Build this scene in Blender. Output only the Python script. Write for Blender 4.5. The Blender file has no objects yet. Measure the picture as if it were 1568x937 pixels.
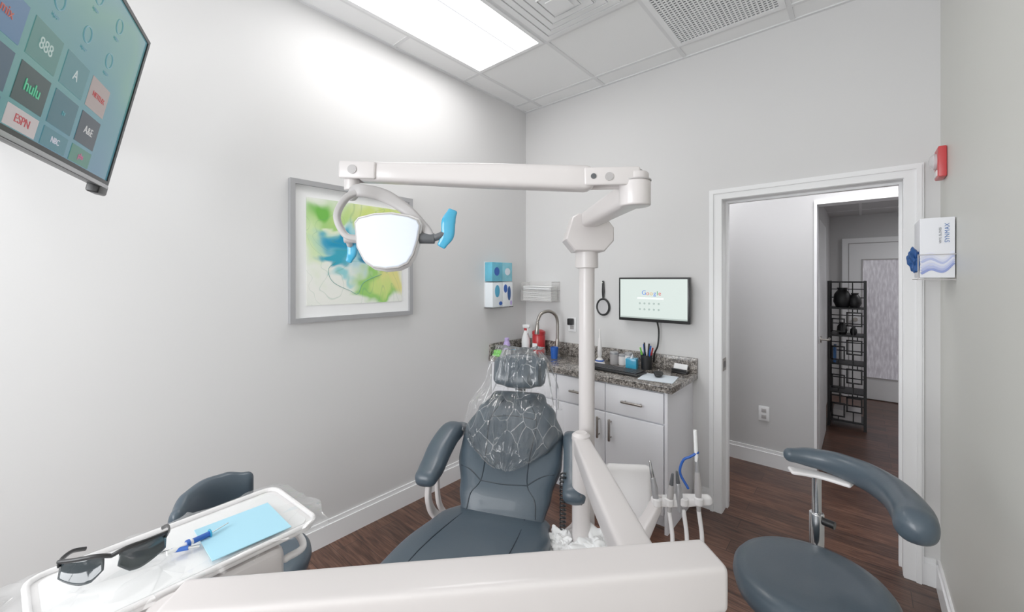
import bpy, bmesh, math, random
from mathutils import Vector, Matrix, noise
random.seed(7)
R=math.radians
scene=bpy.context.scene
COL=scene.collection

# ------------------------------------------------------------------ materials
def srgb(h):
    h=h.lstrip('#'); v=[int(h[i:i+2],16)/255 for i in (0,2,4)]
    return tuple((c/12.92 if c<=.04045 else ((c+.055)/1.055)**2.4) for c in v)+(1,)
def nm(name):
    m=bpy.data.materials.new(name); m.use_nodes=True
    nt=m.node_tree; b=nt.nodes['Principled BSDF']; return m,nt,b
def pmat(name,col,rough=.5,metal=0,bump=0,bscale=40,emit=0,ecol=None,coat=0,var=0,trans=0,alpha=1,spec=.5):
    m,nt,b=nm(name); c=srgb(col) if isinstance(col,str) else col
    b.inputs['Base Color'].default_value=c; b.inputs['Roughness'].default_value=rough
    b.inputs['Metallic'].default_value=metal; b.inputs['Coat Weight'].default_value=coat
    b.inputs['Transmission Weight'].default_value=trans; b.inputs['Alpha'].default_value=alpha
    b.inputs['Specular IOR Level'].default_value=spec
    if emit:
        b.inputs['Emission Color'].default_value=srgb(ecol) if ecol else c
        b.inputs['Emission Strength'].default_value=emit
    tc=nt.nodes.new('ShaderNodeTexCoord'); n=nt.nodes.new('ShaderNodeTexNoise')
    n.inputs['Scale'].default_value=bscale; n.inputs['Detail'].default_value=4
    nt.links.new(tc.outputs['Object'],n.inputs['Vector'])
    if bump:
        bp=nt.nodes.new('ShaderNodeBump'); bp.inputs['Strength'].default_value=bump; bp.inputs['Distance'].default_value=.002
        nt.links.new(n.outputs['Fac'],bp.inputs['Height']); nt.links.new(bp.outputs['Normal'],b.inputs['Normal'])
    if var:
        mx=nt.nodes.new('ShaderNodeMix'); mx.data_type='RGBA'
        mx.inputs[6].default_value=tuple(x*(1-var) for x in c[:3])+(1,); mx.inputs[7].default_value=tuple(min(1,x*(1+var)) for x in c[:3])+(1,)
        nt.links.new(n.outputs['Fac'],mx.inputs[0]); nt.links.new(mx.outputs[2],b.inputs['Base Color'])
    return m
def ramp(nt,stops):
    r=nt.nodes.new('ShaderNodeValToRGB'); e=r.color_ramp.elements
    while len(e)<len(stops): e.new(.5)
    for i,(p,c) in enumerate(stops): e[i].position=p; e[i].color=srgb(c)
    return r

M={}
M['wall']=pmat('wall_paint','#dad9d9',.55,bump=.03,bscale=220,var=.01)
M['wallr']=pmat('wall_paint_right','#d6d6cf',.4,bump=.03,bscale=220,var=.01)
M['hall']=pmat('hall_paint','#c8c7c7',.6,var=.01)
M['ceil']=pmat('ceiling_tile_paint','#f6f6f6',.85,bump=.25,bscale=300,var=.02)
M['tee']=pmat('tee_metal','#e4e4e5',.5)
M['trim']=pmat('white_trim','#f2f2f3',.35)
M['white']=pmat('white_plastic','#f1eeee',.32,coat=.15)
M['arm']=pmat('arm_enamel','#d8d2d1',.3,coat=.2)
M['gray']=pmat('gray_plastic','#b3afaf',.4)
M['dgray']=pmat('dark_gray_plastic','#55575b',.4)
M['duct']=pmat('duct_gray','#85868a',.8)
M['black']=pmat('black_plastic','#141416',.35)
M['matblack']=pmat('black_metal','#1a1a1c',.5)
M['chrome']=pmat('chrome','#d0d0d2',.12,1)
M['nickel']=pmat('brushed_nickel','#a59f99',.3,1)
M['silver']=pmat('silver_frame','#b4b4b7',.35,.5)
M['vinyl']=pmat('slate_vinyl','#424f5a',.36,bump=.12,bscale=160,var=.05,coat=.1)
M['seam']=pmat('vinyl_seam','#27313a',.5)
M['cab']=pmat('cabinet_white','#eeeef3',.35)
M['blue']=pmat('blue_plastic','#3aa3cc',.2,coat=.3)
M['cyan']=pmat('cyan_paper','#a3d6ea',.8)
M['red']=pmat('red_plastic','#b8262b',.3)
M['redl']=pmat('alarm_red','#cf3f42',.35)
M['green']=pmat('green_plastic','#6bcf3a',.4)
M['purple']=pmat('lilac_plastic','#b9a4dc',.4)
M['royal']=pmat('royal_blue','#1f56b0',.4)
M['navyglove']=pmat('nitrile_glove','#1f4f8f',.5)
M['paper']=pmat('white_paper','#f2f2f2',.8)
M['carton']=pmat('carton_blue_white','#dfe8f2',.6)
M['mirror']=pmat('mirror_glass','#e8e8ea',.03,1)
M['label']=pmat('label_print','#3a6fb0',.6)
M['lens']=pmat('dark_lens','#2c3438',.08,coat=.6)
M['clear']=pmat('clear_acrylic','#ffffff',.05,trans=1)

def mat_granite():
    m,nt,b=nm('granite'); tc=nt.nodes.new('ShaderNodeTexCoord')
    v=nt.nodes.new('ShaderNodeTexVoronoi'); v.inputs['Scale'].default_value=130
    n=nt.nodes.new('ShaderNodeTexNoise'); n.inputs['Scale'].default_value=28; n.inputs['Detail'].default_value=8
    ad=nt.nodes.new('ShaderNodeMix'); ad.data_type='RGBA'; ad.inputs[0].default_value=.45
    r=ramp(nt,[(.25,'#2a2827'),(.42,'#5d5854'),(.55,'#87807a'),(.74,'#bcb6af')])
    for x in (v,n): nt.links.new(tc.outputs['Object'],x.inputs['Vector'])
    nt.links.new(n.outputs['Fac'],ad.inputs[6]); nt.links.new(v.outputs['Color'],ad.inputs[7])
    nt.links.new(ad.outputs[2],r.inputs['Fac']); nt.links.new(r.outputs['Color'],b.inputs['Base Color'])
    b.inputs['Roughness'].default_value=.15; return m
M['granite']=mat_granite()
def mat_floor():
    m,nt,b=nm('wood_plank_floor'); tc=nt.nodes.new('ShaderNodeTexCoord')
    br=nt.nodes.new('ShaderNodeTexBrick'); br.inputs['Scale'].default_value=1
    br.inputs['Brick Width'].default_value=1.2; br.inputs['Row Height'].default_value=.13
    br.inputs['Mortar Size'].default_value=.0015; br.offset=.37
    br.inputs['Color1'].default_value=srgb('#5a4034'); br.inputs['Color2'].default_value=srgb('#7f5a49'); br.inputs['Mortar'].default_value=srgb('#2a1d18')
    mp=nt.nodes.new('ShaderNodeMapping'); mp.inputs['Scale'].default_value=(2.2,26,1)
    n=nt.nodes.new('ShaderNodeTexNoise'); n.inputs['Scale'].default_value=2.2; n.inputs['Detail'].default_value=8; n.inputs['Distortion'].default_value=1.2
    r=ramp(nt,[(.3,'#6e625c'),(.5,'#c9bdb6'),(.7,'#ffffff')])
    mx=nt.nodes.new('ShaderNodeMix'); mx.data_type='RGBA'; mx.blend_type='MULTIPLY'; mx.inputs[0].default_value=1
    nt.links.new(tc.outputs['Object'],br.inputs['Vector']); nt.links.new(tc.outputs['Object'],mp.inputs['Vector'])
    nt.links.new(mp.outputs['Vector'],n.inputs['Vector']); nt.links.new(n.outputs['Fac'],r.inputs['Fac'])
    nt.links.new(br.outputs['Color'],mx.inputs[6]); nt.links.new(r.outputs['Color'],mx.inputs[7]); nt.links.new(mx.outputs[2],b.inputs['Base Color'])
    b.inputs['Roughness'].default_value=.34; return m
M['floor']=mat_floor()
def mat_art():
    m,nt,b=nm('alcohol_ink_print'); L=nt.links.new; N=nt.nodes.new
    tc=N('ShaderNodeTexCoord')
    w=N('ShaderNodeTexNoise'); w.inputs['Scale'].default_value=4.0; w.inputs['Detail'].default_value=2.5; w.inputs['Distortion'].default_value=.8
    L(tc.outputs['Object'],w.inputs['Vector'])
    s0=N('ShaderNodeVectorMath'); s0.operation='SUBTRACT'; s0.inputs[1].default_value=(.5,.5,.5); L(w.outputs['Color'],s0.inputs[0])
    s1=N('ShaderNodeVectorMath'); s1.operation='SCALE'; s1.inputs['Scale'].default_value=.36; L(s0.outputs[0],s1.inputs[0])
    s2=N('ShaderNodeVectorMath'); s2.operation='ADD'; L(tc.outputs['Object'],s2.inputs[0]); L(s1.outputs[0],s2.inputs[1])
    P=s2.outputs[0]
    blobs=[(-.18,.19,.26,.19,'#a4d27a',.3),(.16,.22,.30,.15,'#cfe07c',.3),(-.26,.03,.12,.20,'#d2e8b0',.2),(.22,.06,.17,.13,'#d6e4a4',.3),(-.22,.25,.11,.08,'#6cb84a',.5),(-.10,.13,.10,.04,'#e8f0d0',.4),
           (.06,.12,.19,.08,'#a6d8de',.4),(-.05,.02,.25,.13,'#62bed0',.45),(-.07,.03,.19,.09,'#1590bc',.5),(-.16,-.06,.12,.045,'#2fa0ba',.5),(.0,.05,.07,.03,'#8fd6e0',.4),(.03,-.02,.10,.05,'#0d6f9c',.5),(-.10,-.12,.09,.03,'#8ccfd4',.3),
           (.10,-.17,.17,.12,'#93cc6a',.6),(.12,-.17,.09,.07,'#c8e080',.5),(.23,-.12,.11,.17,'#e4de8c',.4),(-.2,-.22,.14,.10,'#f1f1ea',.2)]
    cur=None
    for (y,z,ry,rz,c,s) in blobs:
        a=N('ShaderNodeVectorMath'); a.operation='SUBTRACT'; a.inputs[1].default_value=(0,y,z); L(P,a.inputs[0])
        q=N('ShaderNodeVectorMath'); q.operation='MULTIPLY'; q.inputs[1].default_value=(0,1/ry,1/rz); L(a.outputs[0],q.inputs[0])
        ln=N('ShaderNodeVectorMath'); ln.operation='LENGTH'; L(q.outputs[0],ln.inputs[0])
        mr=N('ShaderNodeMapRange'); mr.interpolation_type='SMOOTHSTEP'; mr.inputs['From Min'].default_value=s; mr.inputs['From Max'].default_value=1.05; mr.inputs['To Min'].default_value=1; mr.inputs['To Max'].default_value=0
        L(ln.outputs['Value'],mr.inputs['Value'])
        mx=N('ShaderNodeMix'); mx.data_type='RGBA'; L(mr.outputs[0],mx.inputs[0])
        if cur is None: mx.inputs[6].default_value=srgb('#eef0e8')
        else: L(cur,mx.inputs[6])
        mx.inputs[7].default_value=srgb(c); cur=mx.outputs[2]
    w2=N('ShaderNodeTexNoise'); w2.inputs['Scale'].default_value=3.2; w2.inputs['Detail'].default_value=1; w2.inputs['Distortion'].default_value=1.4; L(tc.outputs['Object'],w2.inputs['Vector'])
    r2=ramp(nt,[(.40,'#000000'),(.405,'#a0a0a0'),(.414,'#000000'),(.55,'#000000'),(.556,'#a0a0a0'),(.564,'#000000')]); L(w2.outputs['Fac'],r2.inputs['Fac'])
    mx=N('ShaderNodeMix'); mx.data_type='RGBA'; L(r2.outputs['Color'],mx.inputs[0]); L(cur,mx.inputs[6]); mx.inputs[7].default_value=srgb('#4f9a7a')
    L(mx.outputs[2],b.inputs['Base Color']); b.inputs['Roughness'].default_value=.25; return m
M['art']=mat_art()
def mat_film(name,base,peak,sc,mul,vs,face):
    m,nt,b=nm(name); N=nt.nodes.new; L=nt.links.new
    t=N('ShaderNodeBsdfTransparent'); g=N('ShaderNodeBsdfGlossy'); g.inputs['Roughness'].default_value=.12
    d=N('ShaderNodeBsdfDiffuse'); d.inputs['Color'].default_value=(.9,.93,.95,1)
    tc=N('ShaderNodeTexCoord'); mp=N('ShaderNodeMapping'); mp.inputs['Scale'].default_value=sc; mp.inputs['Rotation'].default_value=(.4,.5,.2)
    L(tc.outputs['Object'],mp.inputs[0])
    v=N('ShaderNodeTexVoronoi'); v.feature='DISTANCE_TO_EDGE'; v.inputs['Scale'].default_value=vs; L(mp.outputs[0],v.inputs['Vector'])
    n=N('ShaderNodeTexNoise'); n.inputs['Scale'].default_value=6; n.inputs['Detail'].default_value=3; L(tc.outputs['Object'],n.inputs['Vector'])
    bp=N('ShaderNodeBump'); bp.inputs['Strength'].default_value=1; bp.inputs['Distance'].default_value=.02
    L(v.outputs['Distance'],bp.inputs['Height']); L(bp.outputs['Normal'],g.inputs['Normal'])
    r=ramp(nt,[(0,peak),(.018,base)]); L(v.outputs['Distance'],r.inputs['Fac'])  # crease lines made denser, painting bright highlights into the film
    rn=ramp(nt,[(.42,'#606060'),(.62,'#ffffff')]); L(n.outputs['Fac'],rn.inputs['Fac'])
    a=N('ShaderNodeMixShader'); a.inputs[0].default_value=.35; L(g.outputs[0],a.inputs[1]); L(d.outputs[0],a.inputs[2])
    mm=N('ShaderNodeMath'); mm.operation='MULTIPLY'; L(rn.outputs['Color'],mm.inputs[1]); L(r.outputs['Color'],mm.inputs[0])
    m2=N('ShaderNodeMath'); m2.operation='MULTIPLY'; m2.inputs[1].default_value=mul; L(mm.outputs[0],m2.inputs[0])
    # thin film looks denser where it is seen edge-on in its folds
    lw=N('ShaderNodeFresnel'); lw.inputs['IOR'].default_value=1.45
    lm=N('ShaderNodeMath'); lm.operation='MULTIPLY_ADD'; lm.use_clamp=True; lm.inputs[1].default_value=face; L(lw.outputs[0],lm.inputs[0]); L(m2.outputs[0],lm.inputs[2])
    s=N('ShaderNodeMixShader'); L(lm.outputs[0],s.inputs[0]); L(t.outputs[0],s.inputs[1]); L(a.outputs[0],s.inputs[2])
    L(s.outputs[0],nt.nodes['Material Output'].inputs['Surface']); return m
M['bag']=mat_film('clear_plastic_film','#484848','#e0e0e0',(1.5,1.5,.7),.8,9,1.3)
M['film']=mat_film('tray_plastic_film','#5a5a5a','#8a8a8a',(1,1,1),.8,10,.22)
def mat_emit(name,col,st):
    m,nt,b=nm(name); e=nt.nodes.new('ShaderNodeEmission'); e.inputs['Color'].default_value=srgb(col); e.inputs['Strength'].default_value=st
    nt.links.new(e.outputs[0],nt.nodes['Material Output'].inputs['Surface']); return m
M['panel']=mat_emit('light_diffuser','#fdfcfb',7.6)
M['hallpanel']=mat_emit('hall_fill_diffuser','#fbfcff',13)  # for the unseen lights added in hall and far room
def mat_tv():
    m,nt,b=nm('tv_picture'); N=nt.nodes.new; L=nt.links.new
    tc=N('ShaderNodeTexCoord'); sp=N('ShaderNodeSeparateXYZ'); L(tc.outputs['Object'],sp.inputs[0])
    n=N('ShaderNodeTexNoise'); n.inputs['Scale'].default_value=1.8; L(tc.outputs['Object'],n.inputs['Vector'])
    a=N('ShaderNodeMath'); a.operation='MULTIPLY_ADD'; a.inputs[1].default_value=.8; L(sp.outputs['Z'],a.inputs[0]); L(n.outputs['Fac'],a.inputs[2])
    r=ramp(nt,[(.3,'#4a7f9c'),(.45,'#4f8f98'),(.6,'#5f9c90'),(.8,'#5a90b0')]); L(a.outputs[0],r.inputs['Fac'])
    b.inputs['Base Color'].default_value=(.02,.02,.02,1); b.inputs['Roughness'].default_value=.15
    L(r.outputs['Color'],b.inputs['Emission Color']); b.inputs['Emission Strength'].default_value=.58; return m
M['tv']=mat_tv()
M['mon']=pmat('monitor_picture','#101010',.2,emit=.85,ecol='#e6f4ee')
def emt(n,c,s=.8): return pmat(n,'#050505',.3,emit=s,ecol=c)

# ------------------------------------------------------------------ geometry helpers
def group(name,loc=(0,0,0),rot=(0,0,0),world=True,mat=None):
    e=bpy.data.objects.new(name,None); e.empty_display_size=.1; COL.objects.link(e)
    if mat is not None: e.matrix_world=mat; e['w']=0
    else: e.location=loc; e.rotation_euler=rot; e['w']=1 if world else 0
    return e
def mk(name,bm,mat,parent=None,loc=(0,0,0),rot=(0,0,0),sharp=35,smooth=True):
    me=bpy.data.meshes.new(name); bmesh.ops.recalc_face_normals(bm,faces=bm.faces); bm.to_mesh(me); bm.free()
    if smooth:
        for p in me.polygons: p.use_smooth=True
        me.set_sharp_from_angle(angle=R(sharp))
    me.materials.append(M[mat] if isinstance(mat,str) else mat)
    o=bpy.data.objects.new(name,me); COL.objects.link(o); o.location=loc; o.rotation_euler=rot
    if parent:
        o.parent=parent
        if parent['w']: o.matrix_parent_inverse=Matrix.Translation(-Vector(parent.location))
    return o
def box(name,size,loc,mat,parent=None,rot=(0,0,0),bev=0,seg=3):
    bm=bmesh.new(); bmesh.ops.create_cube(bm,size=1)
    for v in bm.verts: v.co=Vector((v.co.x*size[0],v.co.y*size[1],v.co.z*size[2]))
    if bev>0:
        bmesh.ops.bevel(bm,geom=bm.edges[:],offset=min(bev,min(size)*.49),segments=seg,profile=.5,affect='EDGES')
    return mk(name,bm,mat,parent,loc,rot,sharp=28 if bev>0 else 35,smooth=bev>0)
def bx(name,a,b,mat,parent=None,bev=0):
    s=[abs(b[i]-a[i]) for i in range(3)]; c=[(a[i]+b[i])/2 for i in range(3)]
    return box(name,s,c,mat,parent,bev=bev)
def cyl(name,p0,p1,r0,mat,parent=None,r1=None,seg=32,bev=0):
    p0=Vector(p0);p1=Vector(p1);d=p1-p0; L=d.length
    bm=bmesh.new(); bmesh.ops.create_cone(bm,cap_ends=True,segments=seg,radius1=r0,radius2=r0 if r1 is None else r1,depth=L)
    if bev:
        es=[e for e in bm.edges if any(len(f.verts)>4 for f in e.link_faces)]
        bmesh.ops.bevel(bm,geom=es,offset=bev,segments=3,profile=.5,affect='EDGES')
    q=d.to_track_quat('Z','Y'); bmesh.ops.transform(bm,matrix=Matrix.Translation((p0+p1)/2)@q.to_matrix().to_4x4(),verts=bm.verts)
    return mk(name,bm,mat,parent)
def lathe(name,prof,mat,parent=None,loc=(0,0,0),rot=(0,0,0),seg=40,sc=(1,1),sharp=35):
    bm=bmesh.new(); rings=[]
    for r,z in prof:
        rings.append([bm.verts.new((max(r,1e-4)*math.cos(2*math.pi*i/seg)*sc[0],max(r,1e-4)*math.sin(2*math.pi*i/seg)*sc[1],z)) for i in range(seg)])
    for a,b in zip(rings,rings[1:]):
        for i in range(seg): bm.faces.new((a[i],a[(i+1)%seg],b[(i+1)%seg],b[i]))
    bm.faces.new(rings[0][::-1]); bm.faces.new(rings[-1])
    return mk(name,bm,mat,parent,loc,rot,sharp)
def catmull(P,sm):
    if sm<=1 or len(P)<3: return [Vector(p) for p in P],[float(i) for i in range(len(P))]
    P=[Vector(p) for p in P]; out=[];ts=[]
    for i in range(len(P)-1):
        p0=P[max(i-1,0)];p1=P[i];p2=P[i+1];p3=P[min(i+2,len(P)-1)]
        if i==0: p0=2*p1-p2
        if i==len(P)-2: p3=2*p2-p1
        for k in range(sm):
            t=k/sm
            out.append(.5*((2*p1)+(p2-p0)*t+(2*p0-5*p1+4*p2-p3)*t*t+(3*p1-p0-3*p2+p3)*t**3)); ts.append(i+t)
    out.append(P[-1]); ts.append(len(P)-1.0); return out,ts
def lerpl(a,t):
    if not isinstance(a,(list,tuple)): return a
    i=min(int(t),len(a)-2) if len(a)>1 else 0
    f=t-i; f2=f*f*(3-2*f); return a[i]*(1-f2)+a[i+1]*f2
def frames(P,up):
    up=Vector(up); F=[]
    for i,p in enumerate(P):
        T=(P[min(i+1,len(P)-1)]-P[max(i-1,0)]).normalized()
        S=T.cross(up)
        if S.length<1e-3: S=T.cross(Vector((.3,1,.1)))
        S.normalize(); U=S.cross(T).normalized(); F.append((T,S,U))
    return F
def sweep(name,pts,w,h=None,mat='white',parent=None,n=2,up=(0,0,1),sm=8,seg=28,cap=1,sharp=50,loc=(0,0,0),rot=(0,0,0)):
    if h is None: h=w
    P,ts=catmull(pts,sm); F=frames(P,up); bm=bmesh.new(); rings=[]
    def ring(p,S,U,ww,hh):
        o=[]
        for k in range(seg):
            a=2*math.pi*k/seg; c,s=math.cos(a),math.sin(a)
            o.append(bm.verts.new(p+S*ww*math.copysign(abs(c)**(2/n),c)+U*hh*math.copysign(abs(s)**(2/n),s)))
        return o
    w0,h0=lerpl(w,ts[0]),lerpl(h,ts[0]); w1,h1=lerpl(w,ts[-1]),lerpl(h,ts[-1])
    if cap>0:
        for a in (88,65,42,20):
            k=min(w0,h0)*cap; rings.append(ring(P[0]-F[0][0]*k*math.sin(R(a)),F[0][1],F[0][2],w0-k*(1-math.cos(R(a))),h0-min(k,h0)*(1-math.cos(R(a)))))
    for p,t,f in zip(P,ts,F): rings.append(ring(p,f[1],f[2],lerpl(w,t),lerpl(h,t)))
    if cap>0:
        for a in (20,42,65,88):
            k=min(w1,h1)*cap; rings.append(ring(P[-1]+F[-1][0]*k*math.sin(R(a)),F[-1][1],F[-1][2],w1-k*(1-math.cos(R(a))),h1-min(k,h1)*(1-math.cos(R(a)))))
    for a,b in zip(rings,rings[1:]):
        for i in range(seg): bm.faces.new((a[i],a[(i+1)%seg],b[(i+1)%seg],b[i]))
    bm.faces.new(rings[0][::-1]); bm.faces.new(rings[-1])
    return mk(name,bm,mat,parent,loc,rot,sharp)
def surfpt(pts,w,h,n,up,t,v,off=0):
    P,ts=catmull(pts,8); F=frames(P,up); x=t*8; i=min(int(x),len(P)-2); f=x-i
    p=P[i].lerp(P[i+1],f); S=F[i][1].lerp(F[i+1][1],f); U=F[i][2].lerp(F[i+1][2],f)
    return p+S*lerpl(w,t)*v+U*(lerpl(h,t)*(1-abs(v)**n)**(1/n)+off)
def tube(name,pts,r,mat,parent=None,sm=8,seg=12,loc=(0,0,0),rot=(0,0,0)): return sweep(name,pts,r,r,mat,parent,2,(.13,.21,1),sm,seg,1,60,loc,rot)
def poly(name,pts,depth,mat,parent=None,bev=0,loc=(0,0,0),rot=(0,0,0),seg=3):
    bm=bmesh.new(); vs=[bm.verts.new((p[0],-depth/2,p[1])) for p in pts]; f=bm.faces.new(vs)
    r=bmesh.ops.extrude_face_region(bm,geom=[f]); bmesh.ops.translate(bm,vec=(0,depth,0),verts=[g for g in r['geom'] if isinstance(g,bmesh.types.BMVert)])
    if bev:
        es=[e for e in bm.edges if len(e.link_faces)==2 and any(len(q.verts)>4 or len(pts)==4 for q in e.link_faces)]
        bmesh.ops.bevel(bm,geom=es,offset=bev,segments=seg,profile=.5,affect='EDGES')
    return mk(name,bm,mat,parent,loc,rot,30)
def rrect(w,h,r,k=6):
    o=[]
    for cx,cy,a0 in ((w/2-r,h/2-r,0),(-w/2+r,h/2-r,90),(-w/2+r,-h/2+r,180),(w/2-r,-h/2+r,270)):
        for i in range(k+1): a=R(a0+90*i/k); o.append((cx+r*math.cos(a),cy+r*math.sin(a)))
    return o
def text(name,s,size,parent,loc,mat,rot=(R(90),0,0),ext=.0005):
    c=bpy.data.curves.new(name,'FONT'); c.body=s; c.size=size; c.extrude=ext; c.align_x='CENTER'; c.align_y='CENTER'
    c.materials.append(M[mat] if isinstance(mat,str) else mat)
    o=bpy.data.objects.new(name,c); COL.objects.link(o); o.location=loc; o.rotation_euler=rot
    if parent:
        o.parent=parent
        if parent['w']: o.matrix_parent_inverse=Matrix.Translation(-Vector(parent.location))
    return o
def multibox(name,boxes,mat,parent=None):
    bm=bmesh.new()
    for a,b in boxes:
        r=bmesh.ops.create_cube(bm,size=1)
        for v in r['verts']: v.co=Vector([(a[i]+b[i])/2+v.co[i]*abs(b[i]-a[i]) for i in range(3)])
    return mk(name,bm,mat,parent,smooth=False)

# ------------------------------------------------------------------ room shell
W=2.618; D=2.88; H=3.04; YB=-1.75
bx('floor',(-.7,YB-.1,-.1),(4.2,7.1,0),'floor')
bx('wall_left',(-.12,YB-.1,0),(0,D+.17,H+.1),'wall')
bx('wall_right',(W,YB-.1,0),(W+.12,D,H+.1),'wallr')
wx0,wx1,wz0,wz1=.45,2.25,.85,2.45
multibox('wall_rear',[((0,YB-.1,0),(W,YB,wz0)),((0,YB-.1,wz1),(W,YB,H+.1)),((0,YB-.1,wz0),(wx0,YB,wz1)),((wx1,YB-.1,wz0),(W,YB,wz1))],'wall')
g=group('fill_window',((wx0+wx1)/2,YB,wz0))  # unseen window behind the camera, added to brighten walls and ceiling
multibox('frame',[((wx0-.06,YB-.02,wz0-.06),(wx0+.03,YB+.02,wz1+.06)),((wx1-.03,YB-.02,wz0-.06),(wx1+.06,YB+.02,wz1+.06)),((wx0+.03,YB-.02,wz0-.06),(wx1-.03,YB+.02,wz0+.03)),((wx0+.03,YB-.02,wz1-.03),(wx1-.03,YB+.02,wz1+.06)),((1.335,YB-.02,wz0+.03),(1.365,YB+.01,wz1-.03))],'trim',g)
ld=bpy.data.lights.new('window_fill','AREA'); ld.shape='RECTANGLE'; ld.size=1.7; ld.size_y=1.5; ld.energy=68; ld.color=(.95,.975,1.0)  # fill light placed in the added window
lo=bpy.data.objects.new('window_fill',ld); COL.objects.link(lo); lo.location=(1.35,YB-.06,1.65); lo.rotation_euler=(R(90),0,0)
multibox('wall_back',[((0,D,0),(1.624,D+.17,H+.1)),((1.624,D,2.05),(2.506,D+.17,H+.1)),((2.506,D,0),(W+1.5,D+.17,H+.1))],'wall')
bx('ceiling',(0,YB,H),(W,D,H+.1),'ceil')
xs=[.19,.80,1.41,2.02]; ys=[2.71,2.10,1.49,.88,.27,-.34,-.95,-1.56]
tees=[((x-.012,YB,H-.006),(x+.012,D,H)) for x in xs]+[((0,y-.012,H-.0065),(W,y+.012,H)) for y in ys]
tees+=[((0,YB,H-.007),(.02,D,H)),((0,D-.02,H-.0075),(W,D,H)),((W-.02,YB,H-.007),(W,D,H)),((0,YB,H-.0075),(W,YB+.02,H))]
multibox('trim_ceiling_grid',tees,'tee')
def baseboard(name,boxes):
    bs=[]
    for (a,b,nx,ny) in boxes:
        bs.append(((a[0],a[1],0),(b[0],b[1],.11)))
        aa=list(a);bb=list(b)
        if nx>0: bb[0]=a[0]+.009
        if nx<0: aa[0]=b[0]-.009
        if ny<0: aa[1]=b[1]-.009
        if ny>0: bb[1]=a[1]+.009
        bs.append(((aa[0],aa[1],.11),(bb[0],bb[1],.135)))
    multibox(name,bs,'trim')
baseboard('baseboard_left',[((0,YB),(.016,2.41),1,0)])
baseboard('baseboard_right',[((W-.016,YB),(W,D),-1,0)])
baseboard('baseboard_back',[((2.56,D-.016),(W-.016,D),0,-1),((1.47,D-.016),(1.565,D),0,-1)])
baseboard('baseboard_rear',[((.016,YB),(W-.016,YB+.016),0,1)])
g=group('door_frame',(2.06,D,0))
multibox('casing',[((1.565,D-.018,0),(1.64,D,2.035)),((2.488,D-.018,0),(2.56,D,2.035)),((1.565,D-.018,2.035),(2.56,D,2.10)),
 ((1.573,D-.026,0),(1.592,D-.018,2.072)),((2.533,D-.026,0),(2.552,D-.018,2.072)),((1.573,D-.026,2.072),(2.552,D-.018,2.092))],'trim',g)
multibox('jamb',[((1.624,D-.004,0),(1.642,D+.18,2.033)),((2.486,D-.004,0),(2.506,D+.18,2.033)),((1.624,D-.004,2.033),(2.506,D+.18,2.05)),
 ((1.642,D+.08,0),(1.654,D+.12,2.033)),((2.474,D+.08,0),(2.486,D+.12,2.033)),((1.654,D+.08,2.02),(2.474,D+.12,2.033))],'trim',g)
multibox('casing_hall',[((1.57,D+.17,0),(1.64,D+.19,2.035)),((2.488,D+.17,0),(2.56,D+.19,2.035)),((1.57,D+.17,2.035),(2.56,D+.19,2.1))],'trim',g)
bx('strike_plate',(1.642,D+.0,.92),(1.645,D+.075,1.0),'nickel',g)
bx('strike_hole',(1.6451,D+.015,.94),(1.6455,D+.035,.98),'black',g); bx('strike_hole_b',(1.6451,D+.045,.94),(1.6455,D+.062,.98),'black',g)
# hallway
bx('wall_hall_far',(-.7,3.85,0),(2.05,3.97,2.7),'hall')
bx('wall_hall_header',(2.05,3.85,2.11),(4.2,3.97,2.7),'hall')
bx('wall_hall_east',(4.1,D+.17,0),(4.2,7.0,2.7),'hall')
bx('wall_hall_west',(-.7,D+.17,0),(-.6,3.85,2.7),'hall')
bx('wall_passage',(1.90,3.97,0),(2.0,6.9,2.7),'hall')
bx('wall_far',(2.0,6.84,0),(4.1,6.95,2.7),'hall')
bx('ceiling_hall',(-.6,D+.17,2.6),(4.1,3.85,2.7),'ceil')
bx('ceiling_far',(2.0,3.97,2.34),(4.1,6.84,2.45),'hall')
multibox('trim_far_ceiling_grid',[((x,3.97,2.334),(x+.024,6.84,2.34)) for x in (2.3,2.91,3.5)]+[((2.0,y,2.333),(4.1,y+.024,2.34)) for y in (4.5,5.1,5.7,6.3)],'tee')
baseboard('baseboard_hall',[((-.6,3.834),(2.05,3.85),0,-1)])
multibox('trim_hall_opening',[((2.05,3.835,0),(2.068,3.985,2.085)),((2.05,3.835,2.085),(4.1,3.985,2.12))],'trim')
for nme,(x0,y0,x1,y1,z) in {'hall_fill_light':(.9,3.3,1.5,3.6,2.59),'far_fill_light':(3.2,5.4,3.6,6.0,2.33),'hall_fill_light.001':(2.1,3.22,2.7,3.6,2.59)}.items():  # unseen lights, added to brighten the hall and far room
    g=group(nme,((x0+x1)/2,(y0+y1)/2,z))
    bx('frame',(x0-.02,y0-.02,z-.012),(x1+.02,y1+.02,z+.01),'tee',g); bx('diffuser',(x0,y0,z-.016),(x1,y1,z-.011),'hallpanel',g)
g=group('door_1',(2.04,4.7,0))
bx('slab',(2.018,4.30,.01),(2.055,5.10,2.03),'trim',g,bev=.003)
cyl('rose',(2.055,4.36,1.0),(2.065,4.36,1.0),.028,'nickel',g)
cyl('spindle',(2.06,4.36,1.0),(2.11,4.36,1.0),.009,'nickel',g)
tube('lever',[(2.11,4.36,1.0),(2.115,4.40,1.0),(2.112,4.48,1.0)],.009,'nickel',g)
box('latch_plate',(.026,.002,.06),(2.037,4.299,1.0),'nickel',g)
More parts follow.
